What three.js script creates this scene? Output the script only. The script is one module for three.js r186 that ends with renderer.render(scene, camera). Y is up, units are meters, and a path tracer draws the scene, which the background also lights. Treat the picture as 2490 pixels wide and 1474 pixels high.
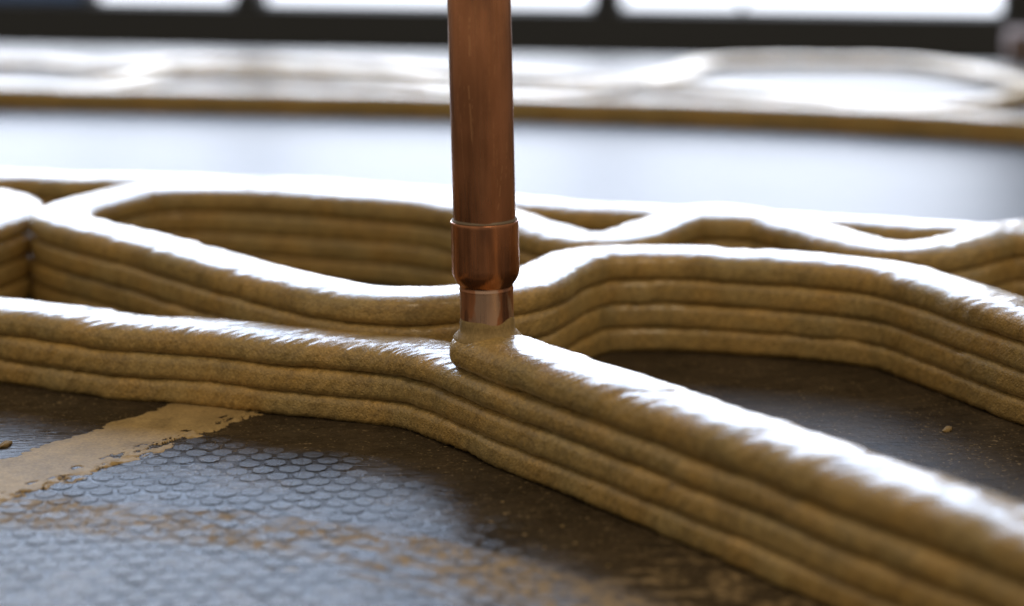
import * as THREE from 'three';
import { RectAreaLightUniformsLib } from 'three/addons/lights/RectAreaLightUniformsLib.js';
import { mergeGeometries } from 'three/addons/utils/BufferGeometryUtils.js';
import { RoundedBoxGeometry } from 'three/addons/geometries/RoundedBoxGeometry.js';

// ---------------------------------------------------------------- camera, light, exposure
// Measurements below are millimetres: x to the right, d away from the camera along the table, h above the table.
const MM = 0.001;
const scene = new THREE.Scene();
const camera = new THREE.PerspectiveCamera(15.83, 1024 / 606, 0.02, 20);
camera.position.set(0, 0.223, 0);
camera.rotation.x = -Math.atan(1237 / 5300);
camera.focus = 0.765;
camera.userData.fStop = 5.3;
scene.add(camera);

const renderer = new THREE.WebGLRenderer({ antialias: true });
renderer.toneMapping = THREE.LinearToneMapping;
renderer.toneMappingExposure = 1.0;
renderer.shadowMap.enabled = true;
RectAreaLightUniformsLib.init();

scene.background = new THREE.Color().setRGB(0.35, 0.312, 0.25);      // dim daylight that the room behind the camera throws back
const WINDOW_GLOW = 2.2, WINDOW_LIGHT = 6.5, UNSEEN_LAMP_LIGHT = 7.0;
const SKYLIGHT = new THREE.Color().setRGB(0.9, 0.95, 1.05), HIGH_SKY = new THREE.Color().setRGB(0.68, 0.84, 1.12);   // pale low sky, bluer above

// ---------------------------------------------------------------- helpers
function rng(seed) { let s = seed >>> 0; return () => { s = (s + 0x6D2B79F5) >>> 0; let t = s; t = Math.imul(t ^ (t >>> 15), t | 1); t ^= t + Math.imul(t ^ (t >>> 7), t | 61); return ((t ^ (t >>> 14)) >>> 0) / 4294967296; }; }
function hash(x, y, s) { let h = Math.imul(x | 0, 374761393) + Math.imul(y | 0, 668265263) + Math.imul(s | 0, 1274126177); h = Math.imul(h ^ (h >>> 13), 1274126177); return ((h ^ (h >>> 16)) >>> 0) / 4294967296; }
const wrap = (i, p) => (p ? ((i % p) + p) % p : i);
function noise(x, y, seed = 0, px = 0, py = 0) {                    // value noise 0..1, tileable when a period is given
  const ix = Math.floor(x), iy = Math.floor(y), fx = x - ix, fy = y - iy;
  const ux = fx * fx * fx * (fx * (fx * 6 - 15) + 10), uy = fy * fy * fy * (fy * (fy * 6 - 15) + 10);
  const x0 = wrap(ix, px), x1 = wrap(ix + 1, px), y0 = wrap(iy, py), y1 = wrap(iy + 1, py);
  const a = hash(x0, y0, seed), b = hash(x1, y0, seed), c = hash(x0, y1, seed), d = hash(x1, y1, seed);
  return a + (b - a) * ux + (c - a) * uy + (a - b - c + d) * ux * uy;
}
function fbm(x, y, seed, oct = 4, px = 0, py = 0) { let s = 0, a = 0.5, n = 0; for (let k = 0; k < oct; k++) { s += a * noise(x, y, seed + k * 17, px, py); n += a; x *= 2; y *= 2; px *= 2; py *= 2; a *= 0.5; } return s / n; }
const smooth = (a, b, x) => { const t = Math.min(1, Math.max(0, (x - a) / (b - a))); return t * t * (3 - 2 * t); };
const lerp = (a, b, t) => a + (b - a) * t;
const toS = (c) => (c <= 0.0031308 ? 12.92 * c : 1.055 * Math.pow(c, 1 / 2.4) - 0.055);
function texture(w, h, fn, srgb, repeat = true) {
  const data = new Uint8Array(w * h * 4);
  for (let j = 0; j < h; j++) for (let i = 0; i < w; i++) {
    const c = fn(i / w, j / h), k = (j * w + i) * 4;
    for (let q = 0; q < 3; q++) { const v = Array.isArray(c) ? c[q] : c; data[k + q] = Math.max(0, Math.min(255, Math.round(255 * (srgb ? toS(Math.max(0, v)) : v)))); }
    data[k + 3] = 255;
  }
  const t = new THREE.DataTexture(data, w, h, THREE.RGBAFormat);
  t.magFilter = THREE.LinearFilter; t.minFilter = THREE.LinearMipmapLinearFilter; t.generateMipmaps = true;
  t.wrapS = t.wrapT = repeat ? THREE.RepeatWrapping : THREE.ClampToEdgeWrapping;
  if (srgb) t.colorSpace = THREE.SRGBColorSpace;
  t.needsUpdate = true;
  return t;
}
const every = (t, metres, metresY = metres) => { t.repeat.set(1 / metres, 1 / metresY); return t; };
function mesh(name, geometry, material, parent) { const m = new THREE.Mesh(geometry, material); m.name = name; m.castShadow = m.receiveShadow = true; if (parent) parent.add(m); return m; }
const taken = {};
function numbered(name) { const n = taken[name] = (taken[name] ?? -1) + 1; return n ? `${name}_${String(n).padStart(3, '0')}` : name; }
function thing(name, label, category, group, x = 0, h = 0, d = 0) {
  const o = new THREE.Group(); o.name = numbered(name); o.position.set(x * MM, h * MM, -d * MM); scene.add(o);
  o.userData = { label, category }; if (group) o.userData.group = group;
  return o;
}

// ---------------------------------------------------------------- materials
const clayColor = every(texture(1024, 1024, (u, v) => {
  const a = fbm(u * 10, v * 10, 3, 4, 10, 10), b = fbm(u * 40, v * 40, 9, 3, 40, 40), g = noise(u * 400, v * 400, 21, 400, 400);
  const streak = fbm((u - 0.8 * v) * 50, v * 10, 31, 3, 50, 10);
  const f = noise(u * 160, v * 160, 77, 160, 160);
  let m = 0.8 + 0.3 * (a - 0.5) + 0.36 * (b - 0.5) + 0.2 * (streak - 0.5) + 0.36 * (f - 0.5);
  const red = 0.2 * (fbm(u * 6, v * 6, 55, 3, 6, 6) - 0.5);
  let c = [0.52 * m * (1 + red), 0.338 * m, 0.108 * m * (1 - 2 * red)];
  if (g > 0.978) c = [0.78, 0.6, 0.3]; else if (g < 0.02) c = [0.1, 0.065, 0.03];
  return c;
}, true), 0.1);
const clayBump = every(texture(1024, 1024, (u, v) => {
  const q = u - v;                                                  // drag marks lie aslant to the bead
  const s = fbm(q * 48, v * 12, 5, 4, 48, 12), t = 1 - Math.abs(2 * fbm(q * 26, v * 7, 15, 3, 26, 7) - 1);
  const g = noise(u * 210, v * 210, 7, 210, 210), gg = noise(u * 100, v * 100, 8, 100, 100);
  return 0.24 * s + 0.16 * t + 0.26 * g + 0.3 * gg;
}, false), 0.05);
const clayRough = every(texture(512, 512, (u, v) => 0.62 + 0.5 * (fbm((u - v) * 24, v * 10, 71, 3, 24, 10) - 0.5) + 0.25 * (noise(u * 128, v * 128, 4, 128, 128) - 0.5), false), 0.07);
const clay = new THREE.MeshPhysicalMaterial({ name: 'wet_clay', map: clayColor, bumpMap: clayBump, bumpScale: 0.0008, roughness: 0.75, roughnessMap: clayRough, ior: 1.45, clearcoat: 0.85, clearcoatRoughness: 0.2 });
const clayDrying = new THREE.MeshPhysicalMaterial({ name: 'drying_clay', map: every(texture(512, 512, (u, v) => { const m = 0.9 + 0.5 * (fbm(u * 12, v * 12, 5, 5, 12, 12) - 0.5) + 0.3 * (noise(u * 120, v * 120, 9, 120, 120) - 0.5); return [0.42 * m, 0.29 * m, 0.125 * m]; }, true), 0.09), bumpMap: clayBump, bumpScale: 0.0002, roughness: 0.55, ior: 1.4, specularIntensity: 0.45 });
const clayFar = new THREE.MeshPhysicalMaterial({ name: 'clay_beyond', map: clayColor, roughness: 0.42, ior: 1.45, clearcoat: 0.5, clearcoatRoughness: 0.25 });

// ---- the board: dark phenolic film with slurry smeared over it; one picture of what lies where, in metres on the table
const X0 = -260, X1 = 260, D0 = 500, D1 = 1020;
function segDist(px, py, pts) {                                     // [signed distance, share along] to a polyline
  let best = 1e9, sign = 1, along = 0, run = 0, total = 0;
  for (let k = 0; k + 1 < pts.length; k++) total += Math.hypot(pts[k + 1][0] - pts[k][0], pts[k + 1][1] - pts[k][1]);
  for (let k = 0; k + 1 < pts.length; k++) {
    const [ax, ay] = pts[k], [bx, by] = pts[k + 1], vx = bx - ax, vy = by - ay, L = Math.hypot(vx, vy);
    const t = Math.max(0, Math.min(1, ((px - ax) * vx + (py - ay) * vy) / (L * L)));
    const dx = px - ax - vx * t, dy = py - ay - vy * t, r = Math.hypot(dx, dy);
    if (r < best) { best = r; sign = vx * dy - vy * dx > 0 ? 1 : -1; along = (run + t * L) / total; }
    run += L;
  }
  return [best * sign, along];
}
const swipe = [[-215, 620], [-186, 672], [-164, 706], [-142, 738], [-124, 764], [-104, 795], [-84, 830]];   // broad tan swipe at the left
const swipe2 = [[-190, 672], [-130, 655], [-75, 640], [-40, 627], [-5, 602], [25, 574], [50, 540]];   // mottled scraper track below
const ridgeA = [[-92, 664], [-62, 651], [-46, 640], [-22, 634], [-4, 618], [10, 606], [40, 590]];
const ridgeB = [[-75, 612], [-48, 604], [-24, 590], [-8, 575], [6, 560]];
function swipeCover(x, d) {
  const [s, t] = segDist(x, d, swipe);
  const rag = 5 * (fbm(x / 9, d / 9, 12, 4) - 0.5) + 3 * (noise(x / 2, d / 2, 18) - 0.5);
  const torn = s < 0 ? 9 * (fbm(x / 9, d / 9, 19, 4) - 0.5) : 0;                       // the near edge is torn
  const hole = s < -10 ? smooth(0.4, 0.47, fbm(t * 60, s / 2.2, 24, 3)) : 1;
  return smooth(19, 17.5, Math.abs(s + 2) + rag + torn) * smooth(0, 0.05, t) * hole;
}
function trackCover(x, d) {
  const [s, t] = segDist(x, d, swipe2), along = t * 300;
  const n = fbm(along / 26, s / 5, 40, 5), fine = fbm(x / 1.6, d / 2.2, 61, 3), clump = fbm(x / 9, d / 9, 64, 4);
  const inside = smooth(21, 11, Math.abs(s) + 9 * (n - 0.5)), thick = smooth(-70, 30, x);
  let c = inside * smooth(0.3, 0.58, n * 0.55 + clump * 0.45 + 0.08 * thick) * lerp(0.35, 1, smooth(0.35, 0.6, fine));
  for (const [line, w] of [[ridgeA, 1.6], [ridgeB, 2.6]]) {
    const [r] = segDist(x, d, line);
    c = Math.max(c, smooth(w, 0, Math.abs(r + 3 * (fbm(x / 8, d / 8, 5, 3) - 0.5))) * smooth(0.38, 0.6, fbm(x / 6, d / 6, 83, 4)) * lerp(0.5, 1, fine));
  }
  const gold = smooth(-6, 40, x) * smooth(650, 590, d) * smooth(0.42, 0.62, fbm(x / 9, d / 4.5, 91, 5)) * lerp(0.3, 1, smooth(0.4, 0.6, fine));
  return Math.max(c, 0.8 * gold);
}
const front = [[-330, 875], [-262, 852], [-194, 828.6], [-150.4, 808], [-110, 796.5], [-81.4, 784], [-58, 776], [-36, 767.5], [-20, 752.5], [-8, 735], [2, 719.5], [11.4, 707], [36.6, 673], [61.7, 638], [79.7, 612.5], [97, 587], [130, 540], [178, 470]];
function slurry(x, d) {                                             // how far the dark slurry film fills the tread: all the way beside the walls
  const [s] = segDist(x, d, front);
  if (s > 0) return 1;
  const n = fbm(x / 16, d / 16, 77, 4), dist = -s;
  const right = smooth(-16, 6, x - (660 - d) * 0.28);
  const left = smooth(-120, -150, x + (700 - d) * 0.6) * smooth(690, 720, d);
  return Math.min(1, Math.max(smooth(66, 40, dist + 34 * (n - 0.5)), right, left, 0.8 * smooth(0.54, 0.66, fbm(x / 13, d / 15, 29, 4))));
}
const boardAt = (u, v) => {
  const x = lerp(X0, X1, u), d = lerp(D0, D1, v);
  const a = fbm(x / 30, d / 22, 2, 4), b = fbm(x / 3, d / 3, 6, 3), drag = fbm(x / 26 + d / 90, d / 2.4 - x / 9, 14, 4);
  const film = slurry(x, d);
  const m = 0.8 + 0.7 * (a - 0.5) + 0.5 * (b - 0.5) + 0.45 * (drag - 0.5) * film;
  let c = [lerp(0.03, 0.062, film) * m, lerp(0.026, 0.045, film) * m, lerp(0.022, 0.027, film) * m];
  const sw = swipeCover(x, d), tr = trackCover(x, d);
  const t = 0.82 + 0.35 * (b - 0.5) + 0.3 * (a - 0.5);
  const k = Math.max(0.92 * sw, 0.9 * tr * (0.55 + 0.8 * b));
  const tan = [0.4 * t, 0.285 * t, 0.15 * t];
  const fleck = noise(x / 0.7, d / 0.9, 99) > 0.93 - 0.1 * fbm(x / 14, d / 14, 45, 4) ? 0.2 + 0.5 * hash(Math.floor(x), Math.floor(d), 6) : 0;
  const kk = Math.max(k, fleck * film);
  c = c.map((q, n) => lerp(q, tan[n], kk));
  return { c, k: Math.max(k, 0), film, b, worn: fbm(x / 7, d / 7, 52, 5), behind: segDist(x, d, front)[0] > 0 };
};
const place = (t) => { t.repeat.set(1000 / (X1 - X0), 1000 / (D1 - D0)); t.offset.set(-X0 / (X1 - X0), -D0 / (D1 - D0)); return t; };
const boardMap = place(texture(1536, 1536, (u, v) => boardAt(u, v).c, true, false));
const boardRough = place(texture(640, 640, (u, v) => { const q = boardAt(u, v); return Math.min(1, 0.2 + 0.5 * q.k + 0.08 * (q.b - 0.5) + (q.behind ? 0.2 : 0.2 * (q.worn - 0.3))); }, false, false));
const boardBump = every(texture(512, 512, (u, v) => 0.5 * fbm(u * 30, v * 30, 8, 4, 30, 30) + 0.5 * fbm(u * 8, v * 60, 18, 3, 8, 60), false), 0.06);
const hatch = texture(512, 512, (u, v) => 0.72 * (0.5 + 0.5 * Math.sin(2 * Math.PI * (9 * u - 5 * v) + 2.5 * noise(u * 9, v * 9, 3, 9, 9))) + 0.28 * fbm(u * 24, v * 24, 5, 3, 24, 24), false);
every(hatch, 0.0105); hatch.channel = 1;
const film = new THREE.MeshPhysicalMaterial({ name: 'phenolic_film', map: boardMap, roughness: 1, roughnessMap: boardRough, bumpMap: boardBump, bumpScale: 0.00018, ior: 1.5, specularIntensity: 0.1 });
const treads = [0.2, 0.3, 0.4, 0.5].map((shine, n) => new THREE.MeshPhysicalMaterial({ name: `tread_film_${n}`, map: boardMap, roughness: 1, roughnessMap: boardRough, bumpMap: hatch, bumpScale: 0.0001 + 0.00003 * n, ior: 1.5, specularIntensity: shine }));   // more or less worn
const filmFar = new THREE.MeshPhysicalMaterial({ name: 'phenolic_film_beyond', roughness: 0.45, ior: 1.5, specularIntensity: 0.75, map: every(texture(512, 512, (u, v) => { const m = 0.75 + 0.6 * (fbm(u * 8, v * 8, 4, 4, 8, 8) - 0.5); return [0.036 * m, 0.03 * m, 0.024 * m]; }, true), 0.3) });

// ---------------------------------------------------------------- the table top
const worktop = new THREE.Group(); worktop.name = 'worktop'; scene.add(worktop);
worktop.userData = { kind: 'structure', label: 'dark film-faced board under the clay walls' };
function slab(name, outline, material) {
  const g = new THREE.ExtrudeGeometry(new THREE.Shape(outline.map(([x, d]) => new THREE.Vector2(x * MM, d * MM))), { depth: 0.018, bevelEnabled: false });
  g.rotateX(-Math.PI / 2); g.translate(0, -0.018, 0);
  return mesh(name, g, material, worktop);
}
slab('board_panel', [[-700, 250], [700, 250], [700, 1001], [-700, 1001]], film);
slab('board_panel', [[-900, 1001.4], [900, 1001.4], [900, 1790], [0, 1918], [-900, 2060]], filmFar);
// raised hexagons of the tread
{
  const pitch = 8.9, turn = 8.4 * Math.PI / 180, R = rng(5), spots = [];
  for (let j = -40; j < 40; j++) for (let i = -40; i < 40; i++) {
    const a = (i + (j & 1) * 0.5) * pitch, b = j * pitch * 0.866;
    const x = -40 + a * Math.cos(turn) - b * Math.sin(turn), d = 650 + a * Math.sin(turn) + b * Math.cos(turn);
    if (d < 560 || d > 800 || Math.abs(x) > 0.245 * d + 6) continue;
    const up = 1 - slurry(x, d);
    if (up < 0.12 || swipeCover(x, d) > 0.9) continue;
    spots.push([x, d, up]);
  }
  spots.sort((p, q) => p[1] - q[1]);
  const hexGeometry = (x, d, up) => {
    const pos = [], uv = [], nor = [], index = [], N = 18, top = 0.2 * up, apothem = 3.75, seed = Math.round(x * 7 + d * 3);
    [[1.0, -0.03, 0.5], [0.93, top, 0.5], [0.93, top, 1], [0, top, 1]].forEach(([scale, h, upright]) => { for (let k = 0; k < N; k++) {
      const ang = k / N * 2 * Math.PI, sixth = Math.PI / 3, r = Math.min(apothem / Math.cos(((ang + sixth / 2) % sixth) - sixth / 2), apothem * 1.11) * scale * (1 + 0.07 * (hash(k, seed, 3) - 0.5));
      const cx = Math.cos(ang + turn), cd = Math.sin(ang + turn), side = Math.sqrt(1 - upright * upright);
      pos.push(cx * r * MM, h * MM, -cd * r * MM); uv.push((x + cx * r) * MM, (d + cd * r) * MM); nor.push(cx * side, upright, -cd * side);
    } });
    for (const ring of [0, 2]) for (let k = 0; k < N; k++) { const a = ring * N + k, b = ring * N + (k + 1) % N; index.push(a, b, a + N); if (ring === 0) index.push(b, b + N, a + N); }
    const g = new THREE.BufferGeometry();
    g.setAttribute('position', new THREE.Float32BufferAttribute(pos, 3)); g.setAttribute('normal', new THREE.Float32BufferAttribute(nor, 3)); g.setAttribute('uv', new THREE.Float32BufferAttribute(uv, 2)); g.setAttribute('uv1', new THREE.Float32BufferAttribute(uv, 2));
    g.setIndex(index);
    return g;
  };
  const rest = [];
  spots.forEach(([x, d, up], n) => {
    const g = hexGeometry(x, d, up * (0.7 + 0.75 * R())), tread = treads[Math.floor(4 * Math.min(0.999, 0.45 * R() + 0.55 * smooth(0.3, 0.7, fbm(x / 20, d / 20, 39, 3))))];
    if (n < 300) { const m = mesh(n ? `hexagon_tread_${String(n).padStart(3, '0')}` : 'hexagon_tread', g, tread, worktop); m.position.set(x * MM, 0, -d * MM); }
    else rest.push(g.translate(x * MM, 0, -d * MM));
  });
  if (rest.length) { const m = mesh('hexagon_treads_beyond', mergeGeometries(rest), treads[1], worktop); m.userData.kind = 'stuff'; }
  console.log('hexagons', spots.length);
}

// ---------------------------------------------------------------- the window behind
{
  const yaw = Math.atan2(0.153, 0.988), W = thing('window', 'black framed window with bright panes behind the table', 'window', null, 0, 0, 2400);
  W.rotation.y = -yaw;
  const black = new THREE.MeshStandardMaterial({ name: 'black_painted_metal', color: new THREE.Color().setRGB(0.012, 0.013, 0.015), roughness: 0.55, metalness: 0 });
  const glow = (c) => new THREE.MeshStandardMaterial({ name: 'daylit_pane', color: 0x000000, roughness: 1, emissive: c.clone(), emissiveIntensity: WINDOW_GLOW });
  const bright = glow(SKYLIGHT), high = glow(HIGH_SKY), dim = new THREE.MeshStandardMaterial({ name: 'shaded_pane', color: 0x000000, roughness: 1, emissive: new THREE.Color().setRGB(0.045, 0.07, 0.12), emissiveIntensity: 1 });
  const box = (name, x0, x1, h0, h1, z0, z1, m) => { const g = new RoundedBoxGeometry((x1 - x0) * MM, (h1 - h0) * MM, (z1 - z0) * MM, 2, 0.002); const o = mesh(name, g, m, W); o.position.set((x0 + x1) / 2 * MM, (h0 + h1) / 2 * MM, (z0 + z1) / 2 * MM); return o; };
  const H0 = -3, H1 = 1330, HT = 430, bars = [-900, -478, -294, 106, 528];
  box('bottom_rail', -940, 568, -240, H0, -20, 30, black);
  box('transom', -940, 568, HT - 11, HT + 11, -16, 20, black);
  box('top_rail', -940, 568, H1, H1 + 45, -20, 30, black);
  bars.forEach((x, k) => box(k === 0 || k === 4 ? 'jamb' : 'mullion', x - (k === 1 ? 4 : k === 4 ? 4 : 16), x + (k === 1 ? 4 : k === 4 ? 38 : 16), H0, H1, -15, 22, black));
  box('glazing_bar', 248, 254, H0, H1, -16, -6, black);
  box('glazing_bar', -900, -482, 94, 102, -16, -6, black);
  for (let k = 0; k < 4; k++) {
    for (const [lo, hi, m] of [...(k ? [[H0, HT, bright]] : [[H0, 96, dim], [100, HT, bright]]), [HT, H1, high]]) {
      const w = bars[k + 1] - bars[k], g = new THREE.PlaneGeometry(w * MM, (hi - lo) * MM), p = mesh('window_pane', g, m, W);
      p.position.set((bars[k] + w / 2) * MM, (lo + hi) / 2 * MM, -0.018); p.castShadow = false;
    }
  }
  for (const [lo, hi, c] of [[102, HT - 11, SKYLIGHT], [HT + 11, H1, HIGH_SKY]]) {
    const L = new THREE.RectAreaLight(c, WINDOW_LIGHT, (bars[4] - bars[0]) * MM, (hi - lo) * MM);
    L.name = 'window_light'; L.position.set((bars[4] + bars[0]) / 2 * MM, (lo + hi) / 2 * MM, -0.012); L.rotation.y = Math.PI; W.add(L);
  }
  // brown wall beside the window
  const plaster = new THREE.MeshStandardMaterial({ name: 'brown_plaster', roughness: 0.9, map: every(texture(256, 256, (u, v) => { const m = 0.85 + 0.3 * (fbm(u * 12, v * 12, 3, 4, 12, 12) - 0.5); return [0.3 * m, 0.24 * m, 0.22 * m]; }, true), 0.4) });
  const wg = new THREE.BoxGeometry(0.9, 2.1, 0.1), wall = mesh('wall', wg, plaster); scene.add(wall);
  wall.userData = { kind: 'structure', label: 'brown wall at the right of the window' };
  wall.position.set(1.006, 0.4, -2.26); wall.rotation.y = -yaw;
}
// warm ceiling lamp, unseen behind the camera, placed to light the near clay faces
{
  const t = thing('unseen_ceiling_lamp', 'unseen white ceiling lamp above and behind the camera', 'lamp', null, 350, 1700, -500);
  const white = new THREE.MeshStandardMaterial({ name: 'white_enamel', color: new THREE.Color().setRGB(0.75, 0.75, 0.73), roughness: 0.5 });
  const housing = mesh('housing', new RoundedBoxGeometry(0.8, 0.06, 0.8, 3, 0.01), white, t); housing.position.y = 0.04;
  const warm = new THREE.Color().setRGB(1, 0.8, 0.55);
  const panel = mesh('unseen_lamp_panel', new THREE.BoxGeometry(0.74, 0.006, 0.74), new THREE.MeshStandardMaterial({ name: 'lamp_diffuser', color: 0x000000, emissive: warm, emissiveIntensity: 1.5 }), t); panel.position.y = 0.006;
  const L = new THREE.RectAreaLight(warm, UNSEEN_LAMP_LIGHT, 0.74, 0.74); L.name = 'unseen_lamp_light'; L.rotation.x = -Math.PI / 2; L.position.y = -0.001; t.add(L);
}

// ---------------------------------------------------------------- printed clay
function stations(points, step) {                                   // even steps along a smooth line through the points, in mm
  const curve = new THREE.CatmullRomCurve3(points.map(([x, d]) => new THREE.Vector3(x, 0, d)), false, 'centripetal');
  curve.arcLengthDivisions = 2000;
  const n = Math.max(2, Math.round(curve.getLength() / step));
  return curve.getSpacedPoints(n).map((p) => [p.x, p.z]);
}
// one extruded layer: a flattened bead swept along the line, with the drag marks of the nozzle in its skin
function bead(points, o) {
  const { h0, high, wide, seed, step = 1.2, ring = 48, power = 2.5, mark = 1, from = 0, to = 1, roundStart = false } = o;
  let P = stations(points, step);
  P = P.slice(Math.floor(from * (P.length - 1)), Math.ceil(to * (P.length - 1)) + 1);
  const n = P.length, pos = new Float32Array(n * (ring + 1) * 3), uv = new Float32Array(n * (ring + 1) * 2), index = [];
  let run = 0;
  for (let i = 0; i < n; i++) {
    const a = P[Math.max(0, i - 1)], b = P[Math.min(n - 1, i + 1)];
    let tx = b[0] - a[0], td = b[1] - a[1]; const L = Math.hypot(tx, td); tx /= L; td /= L;
    const nx = -td, nd = tx;                                        // to the left of travel
    if (i) run += Math.hypot(P[i][0] - P[i - 1][0], P[i][1] - P[i - 1][1]);
    const sway = 1.5 * (noise(run / 34, 1.5, seed) - 0.5) + 0.7 * (noise(run / 9, 2.5, seed + 1) - 0.5);
    const swell = 1 + 0.05 * (noise(run / 26, 3.5, seed + 2) - 0.5) + 0.03 * (noise(run / 7, 4.5, seed + 3) - 0.5);
    const lift = 0.7 * (noise(run / 40, 5.5, seed + 4) - 0.5) + 0.35 * (noise(run / 11, 6.5, seed + 4) - 0.5);
    let end = 1, back = 0;
    if (roundStart && run < wide / 2) { const q = 1 - run / (wide / 2); end = Math.sqrt(Math.max(0.0004, 1 - Math.pow(q, 2.4))); }
    const A = wide / 2 * swell, B = high / 2;
    let around = 0, lx = 0, ly = 0;
    for (let j = 0; j <= ring; j++) {
      const phi = -Math.PI / 2 - 2 * Math.PI * j / ring, c = Math.cos(phi), s = Math.sin(phi);
      let sx = Math.sign(c) * Math.pow(Math.abs(c), 2 / power) * A, sy = Math.sign(s) * Math.pow(Math.abs(s), 2 / power) * B;
      if (j) around += Math.hypot(sx - lx, sy - ly); lx = sx; ly = sy;
      let mx = c / A, my = s / B; const ml = Math.hypot(mx, my); mx /= ml; my /= ml;
      const q = run - 0.8 * around + 2.4 * noise(run / 19, around / 15, seed + 14);
      const r1 = 1 - Math.abs(2 * noise(q / 3.4, around / 11, seed + 7) - 1), r2 = noise(q / 1.7, around / 6, seed + 8), r3 = noise(q / 7, around / 20, seed + 9), lump = fbm(run / 13, around / 12, seed + 10, 2);
      const fade = smooth(0, 0.06, j / ring) * smooth(1, 0.94, j / ring);
      const out = mark * (0.45 + 1.1 * noise(run / 16, around / 18, seed + 15)) * fade * (0.24 * (r1 - 0.5) + 0.18 * (r2 - 0.5) + 0.13 * (noise(q / 1.05, around / 3.2, seed + 11) - 0.5) + 0.11 * (noise(run / 1.1, around / 1.3, seed + 12) - 0.5) + 0.3 * (r3 - 0.5) + 0.7 * (lump - 0.5));
      sx = (sx + mx * out + sway) * end; sy = (sy + my * out) * lerp(0.55, 1, end);
      const k = i * (ring + 1) + j;
      pos[3 * k] = (P[i][0] + nx * sx) * MM; pos[3 * k + 1] = (h0 + high / 2 + lift + sy) * MM; pos[3 * k + 2] = -(P[i][1] + nd * sx) * MM;
      uv[2 * k] = run * MM + seed * 0.013; uv[2 * k + 1] = around * MM + seed * 0.0071;
    }
  }
  for (let i = 0; i + 1 < n; i++) for (let j = 0; j < ring; j++) { const a = i * (ring + 1) + j, b = a + ring + 1; index.push(a, a + 1, b, b, a + 1, b + 1); }
  for (let j = 1; j + 1 < ring; j++) { index.push(0, j + 1, j); const e = (n - 1) * (ring + 1); index.push(e, e + j, e + j + 1); }
  const g = new THREE.BufferGeometry();
  g.setAttribute('position', new THREE.BufferAttribute(pos, 3)); g.setAttribute('uv', new THREE.BufferAttribute(uv, 2)); g.setIndex(index); g.computeVertexNormals();
  return g;
}
const PRINT = 'printed clay walls';
function clayWall(label, points, layers, o) {
  const w = thing('clay_coil_stack', label, 'clay wall', PRINT);
  let h = 0;
  layers.forEach((high, k) => {
    mesh('clay_layer', bead(points, { wide: o.wide, h0: h - 1, high: high + 2, seed: o.seed + 20 * k, power: k === layers.length - 1 ? 3.2 : 3.8, ...o.mesh }), o.material ?? clay, w);
    h += high;
  });
  return w;
}
// the wall under the nozzle: three layers laid, the fourth begun at the nozzle
{
  const w = thing('clay_coil_stack', 'nearest clay wall under the nozzle with its fourth layer half laid', 'clay wall', PRINT);
  const fine = { step: 0.45, ring: 96 };
  for (let k = 0; k < 3; k++) mesh('clay_layer', bead(front, { wide: 27, h0: 9.5 * k - 1, high: 11.4, seed: 101 + 20 * k, power: k === 2 ? 2.9 : 3.7, ...fine }), clay, w);
  const right = [[-11.5, 740.3], [-8, 735], [2, 719.5], [11.4, 707], [36.6, 673], [61.7, 638], [79.7, 612.5], [97, 587], [130, 540], [178, 470]];
  right.unshift([-15.5, 746]);
  const top = mesh('fresh_clay_layer', bead(right, { wide: 26.5, h0: 27.6, high: 13.8, seed: 181, power: 2.8, roundStart: true, ...fine }), clay, w);
  top.userData.label = 'fresh wet top layer leaving the nozzle';
}
const mid = { step: 1.1, ring: 52 };
clayWall('long clay wall that loops behind the nozzle and zigzags back', [[300, 926], [250, 938], [224, 934], [204.8, 919], [181.6, 895], [162.9, 888], [147.7, 899], [126.8, 934], [112, 958], [97, 970], [88, 971], [80, 966], [64.1, 940.7], [44.7, 911.3], [32.2, 908], [9.9, 936], [-8.4, 967], [-29.5, 989], [-47.3, 1000], [-97.1, 1017], [-137.5, 1027], [-160, 1029], [-176, 1022], [-187, 1006], [-196, 990], [-203, 974], [-202, 957], [-184, 934], [-156.5, 907], [-125, 870], [-87.2, 829], [-61.6, 807], [-45.7, 800.4], [-21, 803.9], [0.8, 818], [17.3, 852], [33, 874.5], [60.3, 879.2], [93.5, 872.5], [125.8, 862], [152, 847], [170, 817], [186, 782], [212, 735]], [10, 10, 10, 10], { wide: 26, seed: 301, mesh: mid });
clayWall('straight clay wall behind the zigzag one, beside open board', [[-330, 1080], [-253, 1064], [-231, 1060], [-169.5, 1052], [-108.6, 1041], [-47.9, 1019], [0.9, 994], [35, 979], [83.8, 965], [170.9, 938], [194.5, 931], [240, 916], [320, 890]], [10, 10, 10, 10], { wide: 25, seed: 501, mesh: mid });
clayWall('clay wall with a rounded turn at the left edge', [[-330, 1045], [-285, 1033], [-252, 1021], [-236, 1006], [-229, 987], [-232, 962], [-252, 913], [-282, 860], [-330, 800]], [10, 10, 10, 8.6], { wide: 26, seed: 601, mesh: mid });
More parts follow.
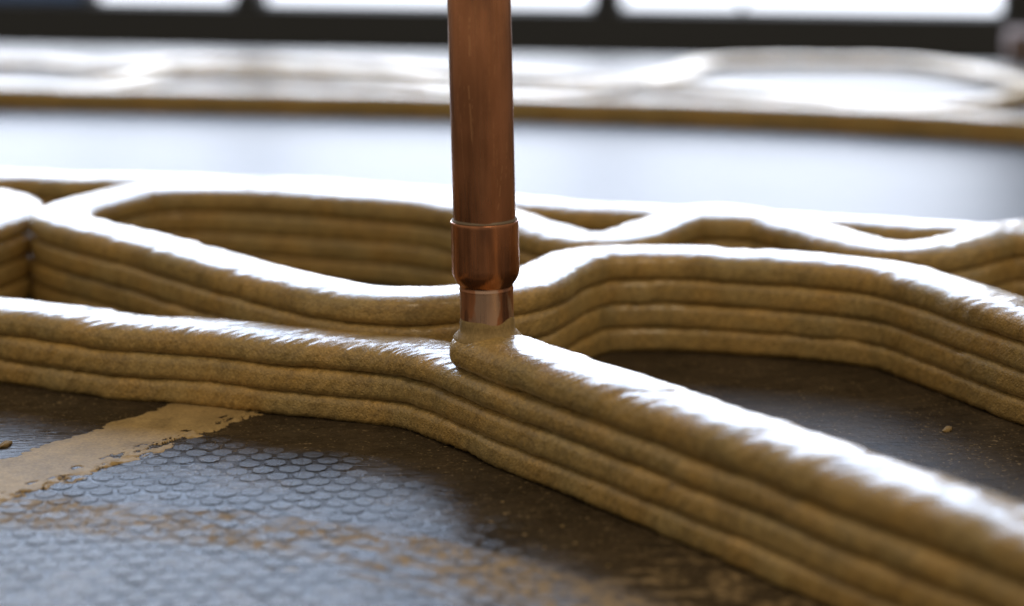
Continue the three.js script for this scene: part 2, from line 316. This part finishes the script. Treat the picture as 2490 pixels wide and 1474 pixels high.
// the low panel far behind, two layers high
const far = { step: 4, ring: 24 };
const F = (label, pts, seed, layers = [7.5]) => clayWall(label, pts, layers, { wide: 25, seed, mesh: far, material: clayFar });
F('low straight clay wall along the front of the far panel', [[-700, 1635], [-469.6, 1606], [-374.6, 1590], [-221, 1567], [-45.2, 1540], [73.3, 1516], [211.8, 1479], [339, 1424], [430, 1368], [520, 1290]], 701, [7.5, 8]);
F('low wavy clay wall in the middle of the far panel', [[-650, 1640], [-440, 1624], [-381.7, 1626], [-334.4, 1648], [-307, 1683], [-269.4, 1745], [-177.4, 1728], [-77.9, 1688], [-35.5, 1645], [1.5, 1622], [47.9, 1638], [122, 1723], [170.3, 1820], [261, 1831], [340.6, 1812], [388.9, 1723], [421.5, 1645], [520, 1560]], 801);
F('low wavy clay wall at the back of the far panel', [[-620, 1790], [-459, 1808], [-393.8, 1815], [-331.5, 1775], [-281.7, 1815], [-185.9, 1812], [-99, 1784], [-64.5, 1757], [1.6, 1727], [112, 1672], [142, 1652], [213, 1600], [278.6, 1550], [344, 1575], [381.7, 1620], [427.8, 1670], [520, 1720]], 901);

{
  const b = mesh('brown_block', new RoundedBoxGeometry(0.16, 0.024, 0.06, 3, 0.004), new THREE.MeshStandardMaterial({ name: 'dull_brown', color: new THREE.Color().setRGB(0.17, 0.125, 0.12), roughness: 0.85 }));
  b.position.set(0.508, 0.012, -1.88); b.rotation.y = -0.15; b.userData = { label: 'low dull brown block at far right before the window', category: 'block' }; scene.add(b);
}

// ---------------------------------------------------------------- the copper nozzle
{
  const lean = 1.25 * Math.PI / 180;
  const N = thing('copper_nozzle', 'copper pipe nozzle standing on the fresh clay layer', 'nozzle', null, -8.6, 42, 736);
  N.rotation.z = lean;
  const tarnish = (seed, stain) => texture(512, 1024, (u, v) => {
    const a = fbm(u * 6, v * 5, seed, 5, 6, 5), b = fbm(u * 60, v * 6, seed + 3, 4, 60, 6), s = fbm(u * 14, v * 10, seed + 9, 5, 14, 10);
    let m = 0.62 + 0.6 * (a - 0.5) + 0.16 * (b - 0.5);
    let c = [0.67 * m, 0.28 * m, 0.135 * m].map((q) => q * (1 + 0.3 * stain));
    const dark = smooth(0.5, 0.68, fbm(u * 8, v * 3, seed + 5, 4, 8, 3)) * 0.45 + stain * smooth(0.5, 0.66, s) * 0.5;
    c = c.map((q, k) => lerp(q, [0.2, 0.095, 0.06][k], dark));
    if (stain) { const pale = smooth(0.5, 0.62, fbm(u * 9, v * 7, seed + 21, 4, 9, 7)) * 0.85; c = c.map((q, k) => lerp(q, [0.62, 0.42, 0.31][k], pale)); }
    return c;
  }, true);
  const scratches = (() => {                                        // pale scuffs and fine draw lines along the pipe
    const W = 512, H = 1024, buf = new Float32Array(W * H), R = rng(77);
    const stroke = (x, y, len, slope, w, k) => { for (let t = 0; t < len; t++) { const gap = noise(t / 9, x, 5); if (gap < 0.42) continue; const px = x + slope * t + 1.5 * (noise(t / 14, x, 8) - 0.5); for (let q = -w; q <= w; q++) { const i = ((Math.round(px) + q) % W + W) % W, j = Math.min(H - 1, Math.max(0, Math.round(y + t))); buf[j * W + i] = Math.max(buf[j * W + i], k * (1 - Math.abs(q) / (w + 1))); } } };
    for (let n = 0; n < 46; n++) stroke(R() * W, R() * H, 20 + R() * 120, (R() - 0.5) * 0.12, 1, 0.25 + 0.45 * R());
    for (const [u, y0, y1, slope, w, k] of [[0.947, 30, 130, 0.02, 2, 0.9], [0.95, 190, 340, -0.04, 2, 0.8], [0.07, 385, 510, 0.13, 1, 0.9], [0.125, 330, 430, 0.08, 1, 0.8], [0.885, 0, 200, 0.03, 1, 0.5], [0.985, 0, 120, 0, 1, 0.4], [0.9, 260, 420, -0.05, 1, 0.5], [0.04, 20, 260, 0.02, 1, 0.35]])
      stroke(u * W, (0.29 + 0.585 * (540 - y1) / 540) * H, (y1 - y0) / 540 * 0.585 * H, slope, w, k);
    return (u, v) => buf[Math.min(H - 1, Math.floor(v * H)) * W + Math.min(W - 1, Math.floor(u * W))];
  })();
  const base = tarnish(3, 0);
  { const d = base.image.data; for (let j = 0; j < 1024; j++) for (let i = 0; i < 512; i++) { const k = (j * 512 + i) * 4, s = 0.75 * scratches(i / 512, j / 1024); d[k] = lerp(d[k], 226, s); d[k + 1] = lerp(d[k + 1], 168, s); d[k + 2] = lerp(d[k + 2], 120, s); } }
  const brushed = texture(512, 512, (u, v) => 0.6 * fbm(u * 150, v * 4, 3, 3, 150, 4) + 0.4 * fbm(u * 12, v * 8, 9, 4, 12, 8), false);
  const rough = texture(512, 512, (u, v) => 0.3 + 0.3 * (fbm(u * 10, v * 6, 13, 5, 10, 6) - 0.5) + 0.2 * (fbm(u * 90, v * 4, 23, 3, 90, 4) - 0.5), false);
  const copper = new THREE.MeshPhysicalMaterial({ name: 'tarnished_copper', map: base, metalness: 0.95, roughness: 1, roughnessMap: rough, bumpMap: brushed, bumpScale: 0.00006 });
  const copperFitting = new THREE.MeshPhysicalMaterial({ name: 'copper_fitting', map: tarnish(43, 0), metalness: 0.95, roughness: 0.85, roughnessMap: rough, bumpMap: brushed, bumpScale: 0.00006 });
  const copperStained = new THREE.MeshPhysicalMaterial({ name: 'stained_copper', map: tarnish(63, 1), metalness: 0.78, roughness: 1.1, roughnessMap: rough, bumpMap: brushed, bumpScale: 0.0001 });
  const lathe = (name, profile, m, parent, wob = 0) => {
    const g = new THREE.LatheGeometry(profile.map(([r, h]) => new THREE.Vector2(r * MM, h * MM)), 96);
    if (wob) { const p = g.attributes.position; for (let k = 0; k < p.count; k++) { const x = p.getX(k), z = p.getZ(k), y = p.getY(k), a = Math.atan2(z, x), f = 1 + wob * (noise(a * 2 + 9, y * 300, 5) - 0.5) * Math.min(1, Math.abs(Math.abs(a) - Math.PI) * 3); p.setX(k, x * f); p.setZ(k, z * f); } g.computeVertexNormals(); }
    { const p = g.attributes.position, t = g.attributes.uv; for (let k = 0; k < p.count; k++) t.setY(k, p.getY(k) / 0.13); }   // even scale along the pipe
    return mesh(name, g, m, parent);
  };
  // heights from the nozzle's tip
  lathe('pipe', [[9.9, 21], [10.75, 21], [10.75, 420], [9.7, 420], [9.7, 21]], copper, N);
  const socket = lathe('socket', [[10.85, 38.3], [11.15, 38.6], [11.6, 38.55], [11.8, 38.2], [11.72, 37.2], [11.72, 22.5], [11.66, 20.6], [11.35, 19.2], [10.5, 17.6], [9.75, 16.6], [9.4, 16.1], [9.28, 15.7]], copperFitting, N);
  lathe('spigot', [[9.28, 15.8], [9.22, 15.2], [9.45, 14.8], [9.45, 14.3], [9.32, 13.9], [9.3, 4], [9.25, 0.4], [9.0, 0], [8.2, 0], [8.2, 16]], copperStained, N);
  const solder = lathe('joint_rim', [[10.78, 38.1], [11.05, 38.45], [11.4, 38.9], [10.9, 39.0], [10.76, 39.5]], new THREE.MeshStandardMaterial({ name: 'dull_solder', color: new THREE.Color().setRGB(0.2, 0.15, 0.1), roughness: 0.6, metalness: 0.4 }), socket, 0.04);
  // wet clay clinging to the tip
  const ring = [], res = lathe('clay_residue', [[9.25, 4.2], [9.4, 3.5], [9.48, 2.6], [9.55, 1.6], [9.7, 0.4], [10.1, -0.4], [11, -1.3], [11.9, -2.4], [12, -4], [11, -7]], clayDrying, N, 0.03);
  { const p = res.geometry.attributes.position; for (let k = 0; k < p.count; k++) { const y = p.getY(k); if (y > 0.001) { const a = Math.atan2(p.getZ(k), p.getX(k)); p.setY(k, y + 0.0035 * (noise(a * 1.6 + 20, 0.5, 4) - 0.45) * smooth(0.001, 0.005, y)); } } res.geometry.computeVertexNormals(); }
}

// ---------------------------------------------------------------- what lies on the board
function sheet(name, label, category, cover, [x0, x1, d0, d1], step, height, material) {   // a thin layer of paste: a grid cut off where there is none
  const nx = Math.ceil((x1 - x0) / step), nd = Math.ceil((d1 - d0) / step), pos = [], uv = [], index = [], id = new Map();
  const at = (i, j) => { const key = j * (nx + 1) + i; if (!id.has(key)) { const x = x0 + i * step, d = d0 + j * step; id.set(key, pos.length / 3); pos.push(x * MM, height(x, d) * MM, -d * MM); uv.push(x * MM, d * MM); } return id.get(key); };
  for (let j = 0; j < nd; j++) for (let i = 0; i < nx; i++) {
    const x = x0 + (i + 0.5) * step, d = d0 + (j + 0.5) * step;
    if (cover(x, d) <= 0.02) continue;
    const a = at(i, j), b = at(i + 1, j), c = at(i + 1, j + 1), e = at(i, j + 1);
    index.push(a, b, c, a, c, e);
  }
  const g = new THREE.BufferGeometry(); g.setAttribute('position', new THREE.Float32BufferAttribute(pos, 3)); g.setAttribute('uv', new THREE.Float32BufferAttribute(uv, 2)); g.setIndex(index); g.computeVertexNormals();
  const m = mesh(numbered(name), g, material); m.userData = { label, category }; scene.add(m); return m;
}
sheet('clay_smear', 'tan clay smear with a ragged edge on the board at left', 'smear', swipeCover, [-215, -85, 620, 800], 0.7,
  (x, d) => { const c = swipeCover(x, d), [s] = segDist(x, d, swipe); const rim = smooth(-12, -16.5, s + 2 * (noise(x / 5, d / 5, 3) - 0.5)); return -0.1 + c * (0.34 + rim * (0.9 * Math.pow(noise(x / 2.2, d / 3.4, 28), 2)) + 0.16 * (fbm(x / 3, d / 3, 33, 3) - 0.5)); },
  clayDrying);
const crumb = (label, x, d, sx, sy, sz, turn, seed) => {
  const g = new THREE.IcosahedronGeometry(1, 4), p = g.attributes.position, v = new THREE.Vector3();
  for (let k = 0; k < p.count; k++) { v.fromBufferAttribute(p, k); const f = 0.75 + 0.5 * fbm(v.x * 1.4 + v.z * 0.8 + 9, v.y * 1.4 - v.z + 9, seed, 3), tail = v.x > 0 ? 1 - 0.75 * v.x : 1; p.setXYZ(k, v.x * f * sx * MM, Math.max(-0.35, v.y) * f * sy * MM, v.z * f * sz * tail * MM); }
  g.computeVertexNormals();
  const m = mesh(numbered('clay_crumb'), g, clayDrying); m.position.set(x * MM, sy * 0.3 * MM, -d * MM); m.rotation.y = turn; m.userData = { label, category: 'crumb', group: 'clay crumbs on the board' }; scene.add(m);
};
crumb('small pale clay crumb on dark board at far right', 157, 754, 3.2, 1.1, 1.3, 0.9, 3);
crumb('small pale clay crumb at left edge above the tan smear', -178, 735, 3.6, 1.2, 1.6, 1.1, 8);

{ const R = rng(9), spots = [[-6, 652], [0, 660], [6, 640], [12, 628], [22, 632], [-2, 672], [30, 612], [16, 648]];
  for (const [x, d] of spots) crumb('tiny tan clay fleck on dark board below the right wall', x - 3 * R(), d, 0.5 + 0.5 * R(), 0.3, 0.4 + 0.3 * R(), 3 * R(), Math.floor(50 * R())); }

scene.traverse((o) => { if (o.isMesh) { o.castShadow = o.castShadow !== false; o.receiveShadow = true; } });
renderer.render(scene, camera);
